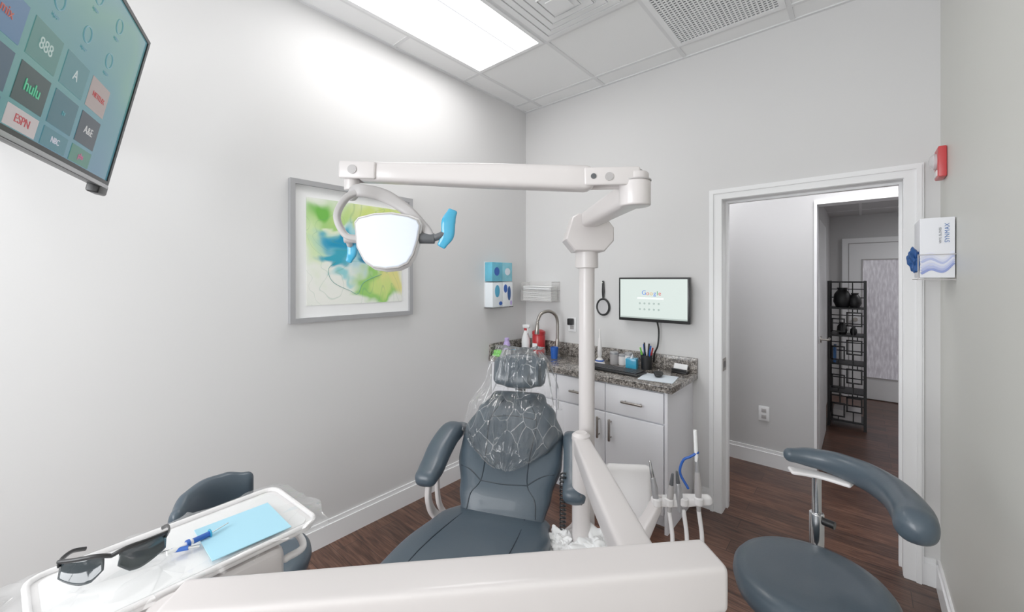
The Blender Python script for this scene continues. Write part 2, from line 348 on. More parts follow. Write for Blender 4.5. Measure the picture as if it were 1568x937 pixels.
# glazed far door
g=group('door_2',(2.65,6.82,0))
multibox('frame',[((2.13,6.80,0),(2.19,6.84,1.98)),((3.09,6.80,0),(3.15,6.84,1.98)),((2.13,6.80,1.98),(3.15,6.84,2.04))],'trim',g)
multibox('frame_reveal',[((2.19,6.799,0),(2.198,6.84,1.972)),((2.19,6.799,1.972),(3.09,6.84,1.98))],'gray',g)
multibox('leaf',[((2.2,6.805,.01),(2.33,6.835,1.97)),((2.95,6.805,.01),(3.09,6.835,1.97)),((2.33,6.805,.01),(2.95,6.835,.28)),((2.33,6.805,1.76),(2.95,6.835,1.97))],'trim',g)
multibox('glass_bead',[((2.322,6.797,.284),(2.334,6.806,1.756)),((2.946,6.797,.284),(2.958,6.806,1.756)),((2.322,6.797,.27),(2.958,6.806,.284)),((2.322,6.797,1.756),(2.958,6.806,1.77))],'gray',g)
cyl('knob',(2.26,6.76,1.0),(2.26,6.805,1.0),.025,'nickel',g)
def mat_frost():
    m,nt,b=nm('patterned_glass'); tc=nt.nodes.new('ShaderNodeTexCoord'); mp=nt.nodes.new('ShaderNodeMapping'); mp.inputs['Scale'].default_value=(24,1,5)
    n=nt.nodes.new('ShaderNodeTexNoise'); n.inputs['Scale'].default_value=2; n.inputs['Detail'].default_value=5
    r=ramp(nt,[(.36,'#b4afb8'),(.52,'#c4c0c8'),(.68,'#dad7de')]); nt.links.new(tc.outputs['Object'],mp.inputs[0]); nt.links.new(mp.outputs[0],n.inputs['Vector'])
    nt.links.new(n.outputs['Fac'],r.inputs['Fac']); nt.links.new(r.outputs['Color'],b.inputs['Base Color']); b.inputs['Roughness'].default_value=.25
    nt.links.new(r.outputs['Color'],b.inputs['Emission Color']); b.inputs['Emission Strength'].default_value=.18; return m  # faint glow put into the pane to brighten it; not a lamp
bx('glass',(2.33,6.812,.28),(2.95,6.822,1.76),mat_frost(),g)
def wallplate(name,c,normal,kind='outlet'):
    g=group(name,c); c=Vector(c)
    if normal=='y':
        box('plate',(.075,.006,.118),c,'trim',g,bev=.002)
        for dz in (.025,-.025): box('socket',(.034,.004,.03),c+Vector((0,-.004,dz)),'gray',g,bev=.001)
    else:
        box('plate',(.006,.075,.118),c,'trim',g,bev=.002); box('rocker',(.008,.034,.066),c+Vector((.003,0,0)),'white',g,bev=.001)
wallplate('wall_outlet',(1.72,3.846,.42),'y'); wallplate('light_switch',(2.004,5.22,1.62),'x','s')

# black etagere
g=group('etagere_shelf',(2.2,5.45,0))
x0,x1,y0,y1,zt=2.065,2.35,5.33,5.62,1.50
bs=[]
for x in (x0,x1):
    for y in (y0,y1): bs.append(((x-.012,y-.012,0),(x+.012,y+.012,zt)))
zs=[.06,.35,.64,.93,1.21,1.48]
for z in zs: bs.append(((x0,y0,z),(x1,y1,z+.015)))
for i,z in enumerate(zs[:-1]):
    a=z+.015; b=zs[i+1]
    for y in (y1,):
        for fx in (.25,.6): bs.append(((x0+fx*.3,y-.006,a),(x0+fx*.3+.01,y+.006,b)))
        bs.append(((x0,y-.006,a+.09),(x1,y+.006,a+.10))); bs.append(((x0,y-.006,a+.18),(x1,y+.006,a+.19)))
    for (u0,u1,v0,v1) in ((.08,.42,.12,.6),(.5,.9,.35,.85)):
        X0=x0+u0*.28;X1=x0+u1*.28;Z0=a+v0*(b-a);Z1=a+v1*(b-a)
        if i<4:
            for q in (((X0,y0-.01,Z0),(X1,y0,Z0+.013)),((X0,y0-.01,Z1),(X1,y0,Z1+.013)),((X0,y0-.01,Z0),(X0+.013,y0,Z1+.013)),((X1,y0-.01,Z0),(X1+.013,y0,Z1+.013)),((X0+.05,y0-.008,a),(X0+.06,y0,Z0)),((X1-.03,y0-.008,Z1),(X1-.02,y0,b))): bs.append(q)
multibox('frame',bs,'matblack',g)
for k,(x,z,s) in enumerate(((2.17,1.225,.15),(2.27,1.225,.11),(2.17,.945,.09),(2.26,.945,.06))):
    lathe('vase_%d'%k,[(s*.35,0),(s*.5,s*.4),(s*.45,s*.9),(s*.25,s*1.2),(s*.3,s*1.35)],'matblack',g,(x,5.45,z))
bx('book',(2.10,5.36,.655),(2.12,5.55,.82),'label',g); bx('basket',(2.1,5.36,.075),(2.32,5.58,.17),'gray',g)

# ------------------------------------------------------------------ ceiling fixtures
def ringbox(x0,y0,x1,y1,z0,z1,f): return [((x0,y0,z0),(x0+f,y1,z1)),((x1-f,y0,z0),(x1,y1,z1)),((x0+f,y0,z0),(x1-f,y0+f,z1)),((x0+f,y1-f,z0),(x1-f,y1,z1))]
def troffer(name,x0,x1,y0,y1):
    g=group(name,((x0+x1)/2,(y0+y1)/2,H))
    f=.024
    multibox('frame',ringbox(x0,y0,x1,y1,H-.014,H-.001,f),'trim',g)
    bx('ballast_rib',((x0+x1)/2+.09,y0+f,H-.012),((x0+x1)/2+.098,y1-f,H-.008),mat_emit('rib_glow','#f4f6fa',.9),g)
    bx('diffuser',(x0+f,y0+f,H-.008),(x1-f,y1-f,H-.002),'panel',g)
troffer('ceiling_light_panel',.205,.788,.895,2.088)
troffer('added_fill_panel',.205,.788,-1.545,-.355)  # unseen second panel behind the camera, added for more even light
g=group('air_diffuser',(1.105,1.795,H))
bs=[]
for k in range(5):
    o=.004+k*.052; z=H-.016-.008*k
    x0,x1,y0,y1=.812+o,1.398-o,1.502+o,2.088-o; t=.046
    bs+=ringbox(x0,y0,x1,y1,z,z+.004,t)
    bs+=ringbox(x0+t-.003,y0+t-.003,x1-t+.003,y1-t+.003,z-.010,z,.003)
multibox('louvers',bs,'trim',g); bx('center',(1.05,1.74,H-.058),(1.16,1.85,H-.052),'trim',g); bx('throat',(.815,1.505,H-.004),(1.395,2.085,H-.001),'trim',g)
g=group('return_air_grille',(1.715,2.405,H))
x0,x1,y0,y1=1.422,2.008,2.112,2.698
multibox('frame',ringbox(x0,y0,x1,y1,H-.012,H-.001,.03),'trim',g); bs=[]
for k in range(1,24):
    q=.03+k*(.526/24); bs.append(((x0+q-.0038,y0+.03,H-.010),(x0+q+.0038,y1-.03,H-.006))); bs.append(((x0+.03,y0+q-.0038,H-.0098),(x1-.03,y0+q+.0038,H-.006)))
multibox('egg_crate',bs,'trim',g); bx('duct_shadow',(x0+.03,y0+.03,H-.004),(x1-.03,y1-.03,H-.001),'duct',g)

# ------------------------------------------------------------------ framed picture
g=group('framed_picture',(.02,1.24,1.67))
y0,y1,z0,z1=.852,1.627,1.28,2.06; f=.026
multibox('frame',[((.002,y0,z0),(.032,y0+f,z1)),((.002,y1-f,z0),(.032,y1,z1)),((.002,y0+f,z0),(.032,y1-f,z0+f)),((.002,y0+f,z1-f),(.032,y1-f,z1))],'silver',g)
bx('mat_board',(.004,y0+f,z0+f),(.014,y1-f,z1-f),'paper',g)
o=box('print',(.004,.61,.60),(.015,1.245,1.672),'art',g)
vm=pmat('ink_line','#5a9a94',.4)
pts=[(.0175,1.10,1.62),(.0175,1.06,1.57),(.0175,1.09,1.50),(.0175,1.19,1.45),(.0175,1.24,1.43),(.0175,1.28,1.50),(.0175,1.40,1.55)]
tube('ink_vein',pts,.0014,vm,g,seg=6)

# ------------------------------------------------------------------ television
X=Vector((-.941,.338,0)).normalized(); Z=Vector((.0707,.1965,.977)).normalized(); Y=Z.cross(X).normalized(); Z=X.cross(Y).normalized()
mt=Matrix(((X.x,Y.x,Z.x,.795),(X.y,Y.y,Z.y,.029),(X.z,Y.z,Z.z,2.107),(0,0,0,1)))
g=group('television',mat=mt)
box('housing',(.96,.03,.56),(0,.016,0),'black',g,bev=.006)
box('back_bulge',(.6,.03,.34),(0,.045,-.05),'black',g,bev=.01)
box('screen',(.93,.003,.52),(0,-.0005,.008),'tv',g)
multibox('bezel',[((-.48,-.006,-.28),(-.466,.002,.28)),((.464,-.006,-.28),(.48,.002,.28)),((-.466,-.006,.268),(.464,.002,.28)),((-.466,-.006,-.28),(.464,.002,-.253))],'black',g)
box('chin',(.95,.004,.012),(0,-.006,-.272),'silver',g,bev=.001)
box('ir_foot',(.075,.035,.04),(.45,.01,-.285),'black',g,bev=.008)
def tile(c,r,col,s=None,tc='#ffffff',sz=.04):
    z=-.145+.108*r if r>=0 else -.225
    hh=.09 if r>=0 else .048
    box('app_tile',(.128,.002,hh),(c,-.002,z),emt('tile_'+col,col,.48),g)
    if s: text('app_label',s,sz,g,(c,-.0038,z),emt('ink_'+tc,tc,.5))
tile(-.07,0,'#2f4a4a','hulu','#5cd8a0',.04); tile(.085,0,'#3b7482','tv','#62a9b2',.022); tile(.24,0,'#384653','A&E','#e4e4e4',.032)
tile(-.07,-1,'#dcd2d2','ESPN','#c8404a',.028); tile(.085,-1,'#4a8a98','NBC','#e6e6f4',.022); tile(.24,-1,'#4b8f7c','pbs','#d86a9a',.024); tile(-.225,0,'#3f5f74'); tile(-.225,-1,'#436f8a')
tile(.24,1,'#b9a8a4','NETFLIX','#c8383c',.022); tile(.085,1,'#4f8f96','A','#d8e6e6',.04); tile(-.07,1,'#54918a','888','#c8e0da',.04); tile(-.225,1,'#5a86ae','mix','#c85a44',.03)
for x in (-.07,.085,.24):
    for zz in (.085,.20):
        sweep('icon_ring',[(x+.022*math.cos(a),-.003,zz+.022*math.sin(a)) for a in [R(k*30) for k in range(13)]],.0013,.001,emt('ring','#7fb4c4',.5),g,sm=2,seg=6,up=(0,1,0))
        text('icon_caption','input',.013,g,(x,-.004,zz-.04),emt('capt','#7fb4c4',.45))
inv=mt.inverted(); a=inv@Vector((.02,-.16,2.1)); 
sweep('mount_arm',[(0.1,.06,0),(.25,.16,-.01),tuple(a)],.018,.03,'black',g,n=5,sm=1)
b=inv@Vector((.012,-.16,2.1)); cyl('mount_plate',tuple(b),tuple(inv@Vector((.001,-.16,2.1))),.09,'black',g)

# ------------------------------------------------------------------ base cabinet + counter
g=group('base_cabinet',(.73,2.65,0))
CY=2.425
bx('carcass',(0.004,CY,.10),(1.44,D-.002,.845),'cab',g)
bx('toe_kick',(.004,CY+.06,0),(1.43,D-.002,.10),'cab',g)
bx('side_panel',(1.44,CY-.018,0),(1.458,D-.002,.845),'cab',g)
for i,x in enumerate((.275,.665,1.05)):
    bx('drawer_%d'%i,(x+.004,CY-.02,.655),(x+.384,CY,.835),'cab',g,bev=.003)
    bx('door_%d'%i,(x+.004,CY-.02,.11),(x+.384,CY,.645),'cab',g,bev=.003)
    sweep('pull_h_%d'%i,[(x+.13,CY-.05,.745),(x+.26,CY-.05,.745)],.007,.007,'nickel',g,n=5,sm=1,seg=12)
    for q in (.145,.245): cyl('post',(x+q,CY-.05,.745),(x+q,CY-.02,.745),.005,'nickel',g,seg=10)
    xh=x+.345 if i!=2 else x+.045
    sweep('pull_v_%d'%i,[(xh,CY-.05,.48),(xh,CY-.05,.61)],.007,.007,'nickel',g,n=5,sm=1,seg=12)
    for q in (.495,.595): cyl('post',(xh,CY-.05,q),(xh,CY-.02,q),.005,'nickel',g,seg=10)
g=group('granite_countertop',(.73,2.65,.845))
bx('slab',(.001,CY-.035,.845),(1.49,D-.001,.885),'granite',g,bev=.004)
bx('backsplash',(.02,D-.022,.885),(1.49,D-.001,.985),'granite',g,bev=.002)
bx('sidesplash',(.001,CY-.03,.885),(.021,D-.022,.985),'granite',g,bev=.002)
g=group('kitchen_sink',(.36,2.6,.885))
mk_pts=rrect(.36,.27,.06)
bm=bmesh.new(); o1=[bm.verts.new((x,y,.003)) for x,y in mk_pts]; o2=[bm.verts.new((x*.92,y*.9,.003)) for x,y in mk_pts]; o0=[bm.verts.new((x,y,0.0005)) for x,y in mk_pts]
n_=len(o1)
for i in range(n_): bm.faces.new((o1[i],o1[(i+1)%n_],o2[(i+1)%n_],o2[i])); bm.faces.new((o0[i],o0[(i+1)%n_],o1[(i+1)%n_],o1[i]))
mk('rim',bm,'chrome',g,(.36,2.60,.885))
bm=bmesh.new(); bm.faces.new([bm.verts.new((x*.92,y*.9,.0012)) for x,y in mk_pts]); mk('basin',bm,'dgray',g,(.36,2.60,.885))
g=group('faucet',(.424,2.77,.885))
lathe('base',[(.03,0),(.03,.008),(.022,.016),(.019,.05),(.017,.12),(.014,.14)],'nickel',g,(.424,2.77,.885))
tube('gooseneck',[(.424,2.77,1.0),(.424,2.77,1.16),(.415,2.75,1.225),(.385,2.70,1.255),(.35,2.645,1.235),(.335,2.62,1.18),(.333,2.617,1.14)],.013,'nickel',g,seg=16)
cyl('spray_head',(.333,2.617,1.15),(.331,2.613,1.07),.015,'nickel',g,r1=.020,bev=.003)
tube('lever',[(.44,2.77,.95),(.47,2.765,.955),(.51,2.75,.985)],[.012,.009,.006],'nickel',g)

def bottle(name,prof,loc,mat,cap=None,capprof=None):
    g=group(name,loc); lathe('body',prof,mat,g,loc)
    if cap: lathe('cap',capprof,cap,g,loc)
    return g
bottle('lotion_bottle',[(.026,0),(.028,.01),(.028,.10),(.02,.125)],(.14,2.46,.886),'purple','purple',[(.018,.125),(.018,.15),(.014,.155)])
g=bottle('spray_bottle',[(.035,0),(.037,.01),(.037,.11),(.02,.17),(.015,.19)],(.13,2.72,.886),'paper','red',[(.017,.19),(.017,.21),(.01,.215)])
sweep('trigger_head',[(.11,2.72,1.11),(.175,2.70,1.115)],.014,.016,'paper',g,n=4,sm=1); tube('trigger',[(.155,2.706,1.10),(.165,2.703,1.07),(.158,2.705,1.05)],.005,'paper',g)
g=bottle('sharps_container',[(.05,0),(.055,.01),(.055,.15),(.05,.16)],(.235,2.765,.886),'red','red',[(.057,.16),(.057,.185),(.03,.20)])
box('label',(.05,.002,.05),(.235,2.709,.95),'paper',g)
g=group('wipes_box',(.2,2.60,.886)); box('body',(.12,.08,.055),(.17,2.585,.914),'blue',g,rot=(0,0,.3),bev=.006); box('flap',(.07,.04,.004),(.17,2.585,.943),'paper',g,rot=(0,0,.3),bev=.001)
g=group('sponge_dish',(.1,2.45,.886)); box('dish',(.10,.07,.02),(.075,2.44,.896),'green',g,bev=.008); box('sponge',(.085,.055,.03),(.075,2.44,.920),'green',g,bev=.008)
g=group('tumbler',(.45,2.6,.886)); lathe('cup',[(.025,0),(.032,.09),(.030,.09),(.023,.004)],'royal',g,(.47,2.66,.886)); 
g=group('curing_light',(.857,2.69,.886))
lathe('stand',[(.038,0),(.04,.01),(.028,.035),(.016,.05)],'white',g,(.857,2.69,.886)); lathe('ring',[(.03,.02),(.034,.028),(.028,.036)],'royal',g,(.857,2.69,.886))
lathe('wand',[(.010,.045),(.017,.08),(.015,.14),(.009,.19),(.0055,.20),(.005,.24),(.008,.255),(.006,.262)],'white',g,(.857,2.69,.886))
for k,(x,y,m1,h) in enumerate(((.935,2.765,'clear',.09),(.99,2.79,'white',.075),(1.035,2.80,'white',.09))):
    nme=('glass_jar' if k==0 else 'plastic_jar')+('' if k<2 else '.001')
    g=group(nme,(x,y,.886)); 
    lathe('jar',[(.028,0),(.03,.006),(.03,h*.8),(.026,h*.86)],'gray' if k==0 else m1,g,(x,y,.886)); lathe('lid',[(.031,h*.86),(.031,h),(.027,h+.004)],'silver',g,(x,y,.886))
g=group('tissue_cube',(1.10,2.70,.886)); box('body',(.075,.075,.075),(1.10,2.71,.924),'blue',g,rot=(0,0,.2),bev=.004); sweep('tissue',[(1.10,2.71,.96),(1.105,2.71,.985)],[.02,.008],[.01,.004],'paper',g,sm=1)
g=group('pen_cup',(1.18,2.77,.886)); lathe('cup',[(.036,0),(.038,.1),(.035,.1),(.033,.004)],'matblack',g,(1.18,2.77,.886))
for k,(dx,dy,c,l) in enumerate(((.01,.0,'black',.18),(-.015,.01,'royal',.17),(.02,.01,'red',.15),(-.02,-.01,'green',.15),(.0,-.02,'black',.19),(.022,-.015,'royal',.17),(-.005,.02,'paper',.18))):
    cyl('pen_%d'%k,(1.18+dx*.5,2.77+dy*.5,.895),(1.18+dx*1.9,2.77+dy*1.9,.886+l),.0055,c,g,seg=8)
g=group('keyboard',(1.03,2.57,.886),(0,0,R(-4)),world=False)
box('body',(.42,.135,.016),(0,0,.008),'black',g,bev=.004)
ks=[]
for r_ in range(5):
    for c_ in range(18):
        if 6<=c_<=9 and r_==0: continue
        ks.append(((-.2+c_*.0222,-.058+r_*.0235,.016),(-.2+c_*.0222+.0185,-.058+r_*.0235+.0195,.022)))
ks.append(((-.2+6*.0222,-.058,.016),(-.2+10*.0222-.004,-.0385,.022)))
multibox('keys',ks,pmat('key_black','#26272a',.4),g)
g=group('mouse_pad',(1.345,2.56,.886),(0,0,R(8)),world=False); box('pad',(.21,.19,.004),(0,0,.002),'carton',g,bev=.001)
g=group('computer_mouse',(1.33,2.60,.8905),(0,0,R(20)),world=False); sweep('shell',[(0,-.045,.014),(0,0,.018),(0,.04,.013)],[.022,.03,.024],[.011,.017,.011],'black',g,n=2.5)
cyl('wheel',(-.003,.03,.03),(.003,.03,.03),.008,'gray',g,seg=16)
g=group('business_card_holder',(1.40,2.80,.886),(0,0,R(-6)),world=False); box('base',(.10,.05,.012),(0,0,.006),'black',g,bev=.003); box('cards',(.09,.01,.05),(0,.008,.035),'paper',g,rot=(R(-25),0,0),bev=.001); box('clip',(.1,.012,.02),(0,-.016,.02),'black',g,bev=.003)

g=group('computer_monitor',(1.19,2.80,1.37))
mx0,mx1,mz0,mz1,my=.955,1.462,1.215,1.53,2.80
bx('housing',(mx0,my,mz0),(mx1,my+.035,mz1),'black',g,bev=.005)
bx('screen',(mx0+.014,my-.002,mz0+.022),(mx1-.014,my+.001,mz1-.012),'mon',g)
text('search_logo','G',.045,g,(1.150,my-.0035,1.42),emt('t1','#4285f4'),ext=.0003)
for s,c,xx in (('o','#ea4335',1.178),('o','#fbbc05',1.203),('g','#4285f4',1.228),('l','#34a853',1.246),('e','#ea4335',1.263)): text('search_logo',s,.042,g,(xx,my-.0035,1.417),emt('t_'+c,c),ext=.0003)
for r_ in range(2):
    for c_ in range(5): lathe('shortcut',[(.0075,0),(.0075,.001)],emt('dot','#b9ccc6',.8),g,(1.12+c_*.034,my-.003,1.345-r_*.042),(R(90),0,0),seg=14)
bx('search_bar',(1.10,my-.003,1.375),(1.29,my-.0021,1.388),emt('bar','#fafffd',.95),g)
bx('taskbar',(mx0+.014,my-.003,mz0+.022),(mx1-.014,my-.0021,mz0+.032),emt('task','#c9d8d2',.7),g)
cyl('wall_mount',(1.21,my+.03,1.37),(1.21,D,1.37),.04,'black',g)
tube('power_cable',[(1.23,my+.03,1.23),(1.24,2.84,1.15),(1.235,2.835,1.05),(1.21,2.84,.99),(1.20,2.85,.93)],.006,'black',g)
wallplate('wall_outlet.001',(.50,D-.004,1.14),'y'); 
g=group('power_adapter',(.5,D-.02,1.16)); box('body',(.045,.04,.055),(.50,D-.03,1.165),'black',g,bev=.006)
g=group('hand_mirror',(.79,D-.015,1.3))
sweep('rim',[(.79+.052*math.cos(a),D-.014,1.30+.062*math.sin(a)) for a in [R(k*15) for k in range(25)]],.008,.008,'black',g,sm=2,seg=10,up=(0,1,0),cap=0)
lathe('glass',[(.05,0),(.05,.004)],'mirror',g,(.79,D-.012,1.30),(R(90),0,0),sc=(1,1.18))
sweep('handle',[(.79,D-.014,1.365),(.79,D-.014,1.42),(.79,D-.014,1.50)],[.007,.012,.009],[.006,.008,.006],'black',g)
cyl('hook',(.79,D-.03,1.49),(.79,D,1.49),.004,'chrome',g,seg=10)
g=group('paper_towel_dispenser',(.2,D-.06,1.4))
acr=pmat('frosted_acrylic','#f0eeec',.2,alpha=.22)
multibox('tray',[((.045,2.755,1.325),(.375,2.877,1.331)),((.045,2.755,1.331),(.375,2.760,1.42)),((.045,2.760,1.331),(.050,2.877,1.49)),((.370,2.760,1.331),(.375,2.877,1.49)),((.045,2.873,1.331),(.375,2.878,1.50))],acr,g)
multibox('wire_frame',[((.043,2.752,z),(.378,2.755,z+.003)) for z in (1.325,1.418)]+[((.375,2.752,z),(.378,2.878,z+.003)) for z in (1.325,1.418,1.49)]+[((x,2.751,1.325),(x+.003,2.754,1.42)) for x in (.043,.375)],'gray',g)
for k in range(11): sweep('towel_%d'%k,[(.065,2.816,1.338+k*.0115),(.15,2.816,1.338+k*.0115+.002*(k%3)),(.27,2.816,1.338+k*.0115-.001*(k%2)),(.355,2.816,1.338+k*.0115)],.052,.0052,'paper',g,n=5,sm=3,seg=20)
g=group('glove_dispenser',(.05,2.465,1.47))
bx('carton_a',(.004,2.345,1.50),(.085,2.463,1.655),pmat('carton_teal','#5fb4cf',.6,var=.35,bscale=9),g,bev=.002)
bx('carton_b',(.004,2.467,1.50),(.085,2.59,1.655),pmat('carton_teal2','#7fc4d6',.6,var=.35,bscale=14),g,bev=.002)
bx('carton_c',(.004,2.345,1.29),(.09,2.463,1.49),pmat('carton_white','#eaf1f6',.6),g,bev=.002)
bx('carton_d',(.004,2.467,1.29),(.09,2.59,1.49),pmat('carton_white2','#eef2f6',.6),g,bev=.002)
for (yy,zz,ry,rz,m_) in ((2.40,1.58,.03,.035,'royal'),(2.53,1.58,.032,.03,'carton'),(2.40,1.42,.028,.05,'blue'),(2.545,1.40,.02,.06,'navyglove'),(2.50,1.44,.022,.035,'royal'),(2.57,1.32,.012,.02,'purple'),(2.44,1.32,.02,.016,'royal')):
    o=lathe('print_motif',[(1,0),(1,.0015)],m_,g,(.0855 if zz>1.5 else .0905,yy,zz),(0,R(90),0),seg=20,sc=(rz,ry))
bx('rack_bottom',(.001,2.34,1.283),(.094,2.595,1.289),'clear',g)
bx('rack_back',(.0005,2.34,1.283),(.0035,2.595,1.66),'trim',g)

g=group('glove_dispenser.001',(2.56,2.5,1.64))
bx('carton',(2.512,2.43,1.525),(2.614,2.665,1.775),pmat('carton_blue','#f0f1f6',.6),g,bev=.002)
text('label_text','SYNMAX',.02,g,(2.592,2.4285,1.71),'label',rot=(R(90),R(-90),0)); text('label_text_b','VINYL GLOVES',.010,g,(2.572,2.4285,1.70),'dgray',rot=(R(90),R(-90),0))
for k in range(7): sweep('print_wave_%d'%k,[(2.516,2.4285,1.542+k*.012),(2.545,2.4285,1.56+k*.011),(2.58,2.4285,1.55+k*.009),(2.610,2.4285,1.585+k*.008)],.0048,.0006,pmat('wave%d'%k,['#8f9dd6','#b4bde6','#ccd2ef','#e2e5f5','#b9c2e8','#dadef3','#e8eaf7'][k],.6),g,up=(0,1,0),seg=8)
multibox('wire_rack',[((2.505,2.424,1.515),(2.618,2.427,1.519)),((2.505,2.424,1.62),(2.618,2.427,1.623)),((2.505,2.428,1.515),(2.508,2.67,1.519)),((2.505,2.668,1.515),(2.618,2.671,1.519)),((2.505,2.4235,1.52),(2.508,2.427,1.619))],'gray',g)
bm=bmesh.new(); bmesh.ops.create_icosphere(bm,subdivisions=4,radius=.030)
for v in bm.verts:
    k=noise.noise(v.co*40)*.02+noise.noise(v.co*90)*.009; v.co+=v.co.normalized()*k; v.co.z*=1.5; v.co.x*=.7
mk('glove_tuft',bm,'navyglove',g,(2.500,2.46,1.60))
g=group('fire_alarm_strobe',(2.6,2.72,2.06))
bx('base',(2.588,2.66,1.985),(2.617,2.78,2.125),'redl',g,bev=.006)
lathe('strobe_lens',[(.036,0),(.036,.010),(.026,.02),(.012,.025)],pmat('strobe_lens','#e8e4e6',.1,alpha=.8),g,(2.588,2.72,2.065),(0,R(-90),0))
bx('grille',(2.585,2.68,1.993),(2.589,2.76,2.02),'white',g,bev=.001)

# ------------------------------------------------------------------ dental chair
g=group('dental_chair',(1.131,1.298,0),(0,0,R(28)),world=False)
sp=[(0,.06,.425),(-.025,-.08,.435),(-.07,-.30,.435),(-.115,-.58,.43),(-.15,-.88,.42),(-.18,-1.10,.40)]
sw=[.22,.262,.285,.275,.235,.19]; sh=[.055,.065,.066,.062,.05,.045]
sweep('seat',sp,sw,sh,'vinyl',g,n=4.2,seg=64)
bp=[(0,.035,.46),(0,.10,.545),(0,.19,.645),(0,.275,.74),(0,.35,.825),(0,.395,.88)]
bw=[.19,.215,.252,.252,.205,.15]; bh=[.045,.055,.06,.058,.05,.04]; bup=(0,-1,.3)
sweep('backrest',bp,bw,bh,'vinyl',g,n=3.4,seg=64,up=bup)
sweep('backrest_shell',[(p[0],p[1]+.045,p[2]-.035) for p in bp],[x*.93 for x in bw],.045,'arm',g,n=3.4,seg=40,up=bup)
def seam(nm_,path,P,w_,h_,n,up,r=.0028):
    tube(nm_,[surfpt(P,w_,h_,n,up,t,v,-.0005) for t,v in path],r,'seam',g,sm=4,seg=6)
for s in (1,-1):
    seam('seat_seam',[(.2,.52*s),(1.2,.56*s),(2.5,.58*s),(4.5,.55*s)],sp,sw,sh,4.2,(0,0,1))
    seam('back_seam',[(.05,.82*s),(.7,.70*s),(1.15,.50*s),(1.9,.42*s),(3.4,.5*s),(4.6,.4*s)],bp,bw,bh,3.4,bup)
    seam('back_seam_side',[(1.15,.50*s),(1.45,.72*s),(1.6,.93*s)],bp,bw,bh,3.4,bup)
seam('back_cross_seam',[(1.15,-.5),(1.1,0),(1.15,.5)],bp,bw,bh,3.4,bup)
seam('back_upper_seam',[(3.5,-.5),(3.6,0),(3.5,.5)],bp,bw,bh,3.4,bup)
hp=[(-.110,.43,1.02),(-.055,.437,1.02),(0,.44,1.02),(.055,.437,1.02),(.110,.43,1.02)]
sweep('headrest',hp,[.075,.09,.095,.09,.075],[.034,.04,.04,.04,.034],'vinyl',g,n=2.8,seg=40,up=(0,-1,.45))
box('headrest_plate',(.16,.02,.11),(0,.485,1.0),'gray',g,rot=(R(-24),0,0),bev=.006)
box('headrest_bar',(.06,.014,.26),(0,.455,.93),'chrome',g,rot=(R(-25),0,0),bev=.004)
for s in (1,-1):
    x=.315*s
    sweep('arm_pad',[(x*.90,.31,.735),(x*.98,.22,.745),(x*1.03,.12,.705),(x*1.04,.03,.655),(x*1.04,-.04,.635)],[.035,.055,.058,.056,.05],[.03,.045,.045,.042,.036],'vinyl',g,n=2.8,seg=28)
    sweep('arm_bracket',[(x*1.04,.0,.61),(x*1.05,-.01,.53),(x*1.02,.03,.44),(x*.8,.06,.385)],[.02,.017,.02,.025],.012,'arm',g,n=4,up=(1,0,0))
    sweep('arm_strut',[(x*1.04,.10,.66),(x*1.05,.09,.54),(x*1.0,.09,.44),(x*.8,.08,.385)],[.014,.012,.014,.016],.010,'arm',g,n=4,up=(1,0,0))
box('seat_frame',(.40,.85,.07),(-.06,-.30,.345),'arm',g,rot=(0,0,R(-9)),bev=.02)
box('lift_housing',(.30,.42,.22),(0,-.18,.22),'arm',g,bev=.04)
box('base_plate',(.48,.95,.10),(0,-.22,.05),'arm',g,bev=.03)
def film(name,rows,nx,amp,mat,parent,seed=0):
    bm=bmesh.new(); G=[]; nr=len(rows)
    for j,(hw,y,z,sag) in enumerate(rows):
        r_=[]
        for i in range(nx+1):
            u=-1+2*i/nx
            p=Vector((hw*u,y+.05*u*u*sag*1.0,z))
            q=noise.noise_vector(Vector((p.x*15+seed,z*5,seed)))*amp+noise.noise_vector(Vector((p.x*42,z*16+seed,seed)))*amp*.35
            fold=(abs(noise.noise(Vector((u*5.5+seed,z*2.2,seed*2))))-.2)*amp*1.6
            p+=Vector((q.x*.5,q.y-fold,q.z*.6)); r_.append(bm.verts.new(p))
        G.append(r_)
    for a,b in zip(G,G[1:]):
        for i in range(nx): bm.faces.new((a[i],a[i+1],b[i+1],b[i]))
    return mk(name,bm,mat,parent,sharp=180)
def rowsinterp(K,m):
    out=[]
    for a,b in zip(K,K[1:]):
        for k in range(m): out.append(tuple(a[i]*(1-k/m)+b[i]*k/m for i in range(4)))
    out.append(K[-1]); return out
gb=group('headrest_plastic_cover',(1.131,1.298,0),(0,0,R(28)),world=False)
K=[(.11,.49,1.125,0),(.135,.44,1.15,.3),(.158,.365,1.09,.8),(.178,.345,.99,1.1),(.205,.315,.93,1.2),(.245,.245,.88,1.3),(.255,.155,.78,1.6),(.19,.10,.71,1.2),(.05,.06,.65,.5)]
film('front_sheet',rowsinterp(K,8),72,.020,'bag',gb,seed=3)
K=[(.11,.49,1.125,0),(.15,.545,1.06,-.3),(.18,.555,.98,-.6),(.21,.53,.90,-1.0),(.235,.48,.83,-1.2)]
film('back_sheet',rowsinterp(K,8),60,.018,'bag',gb,seed=9)

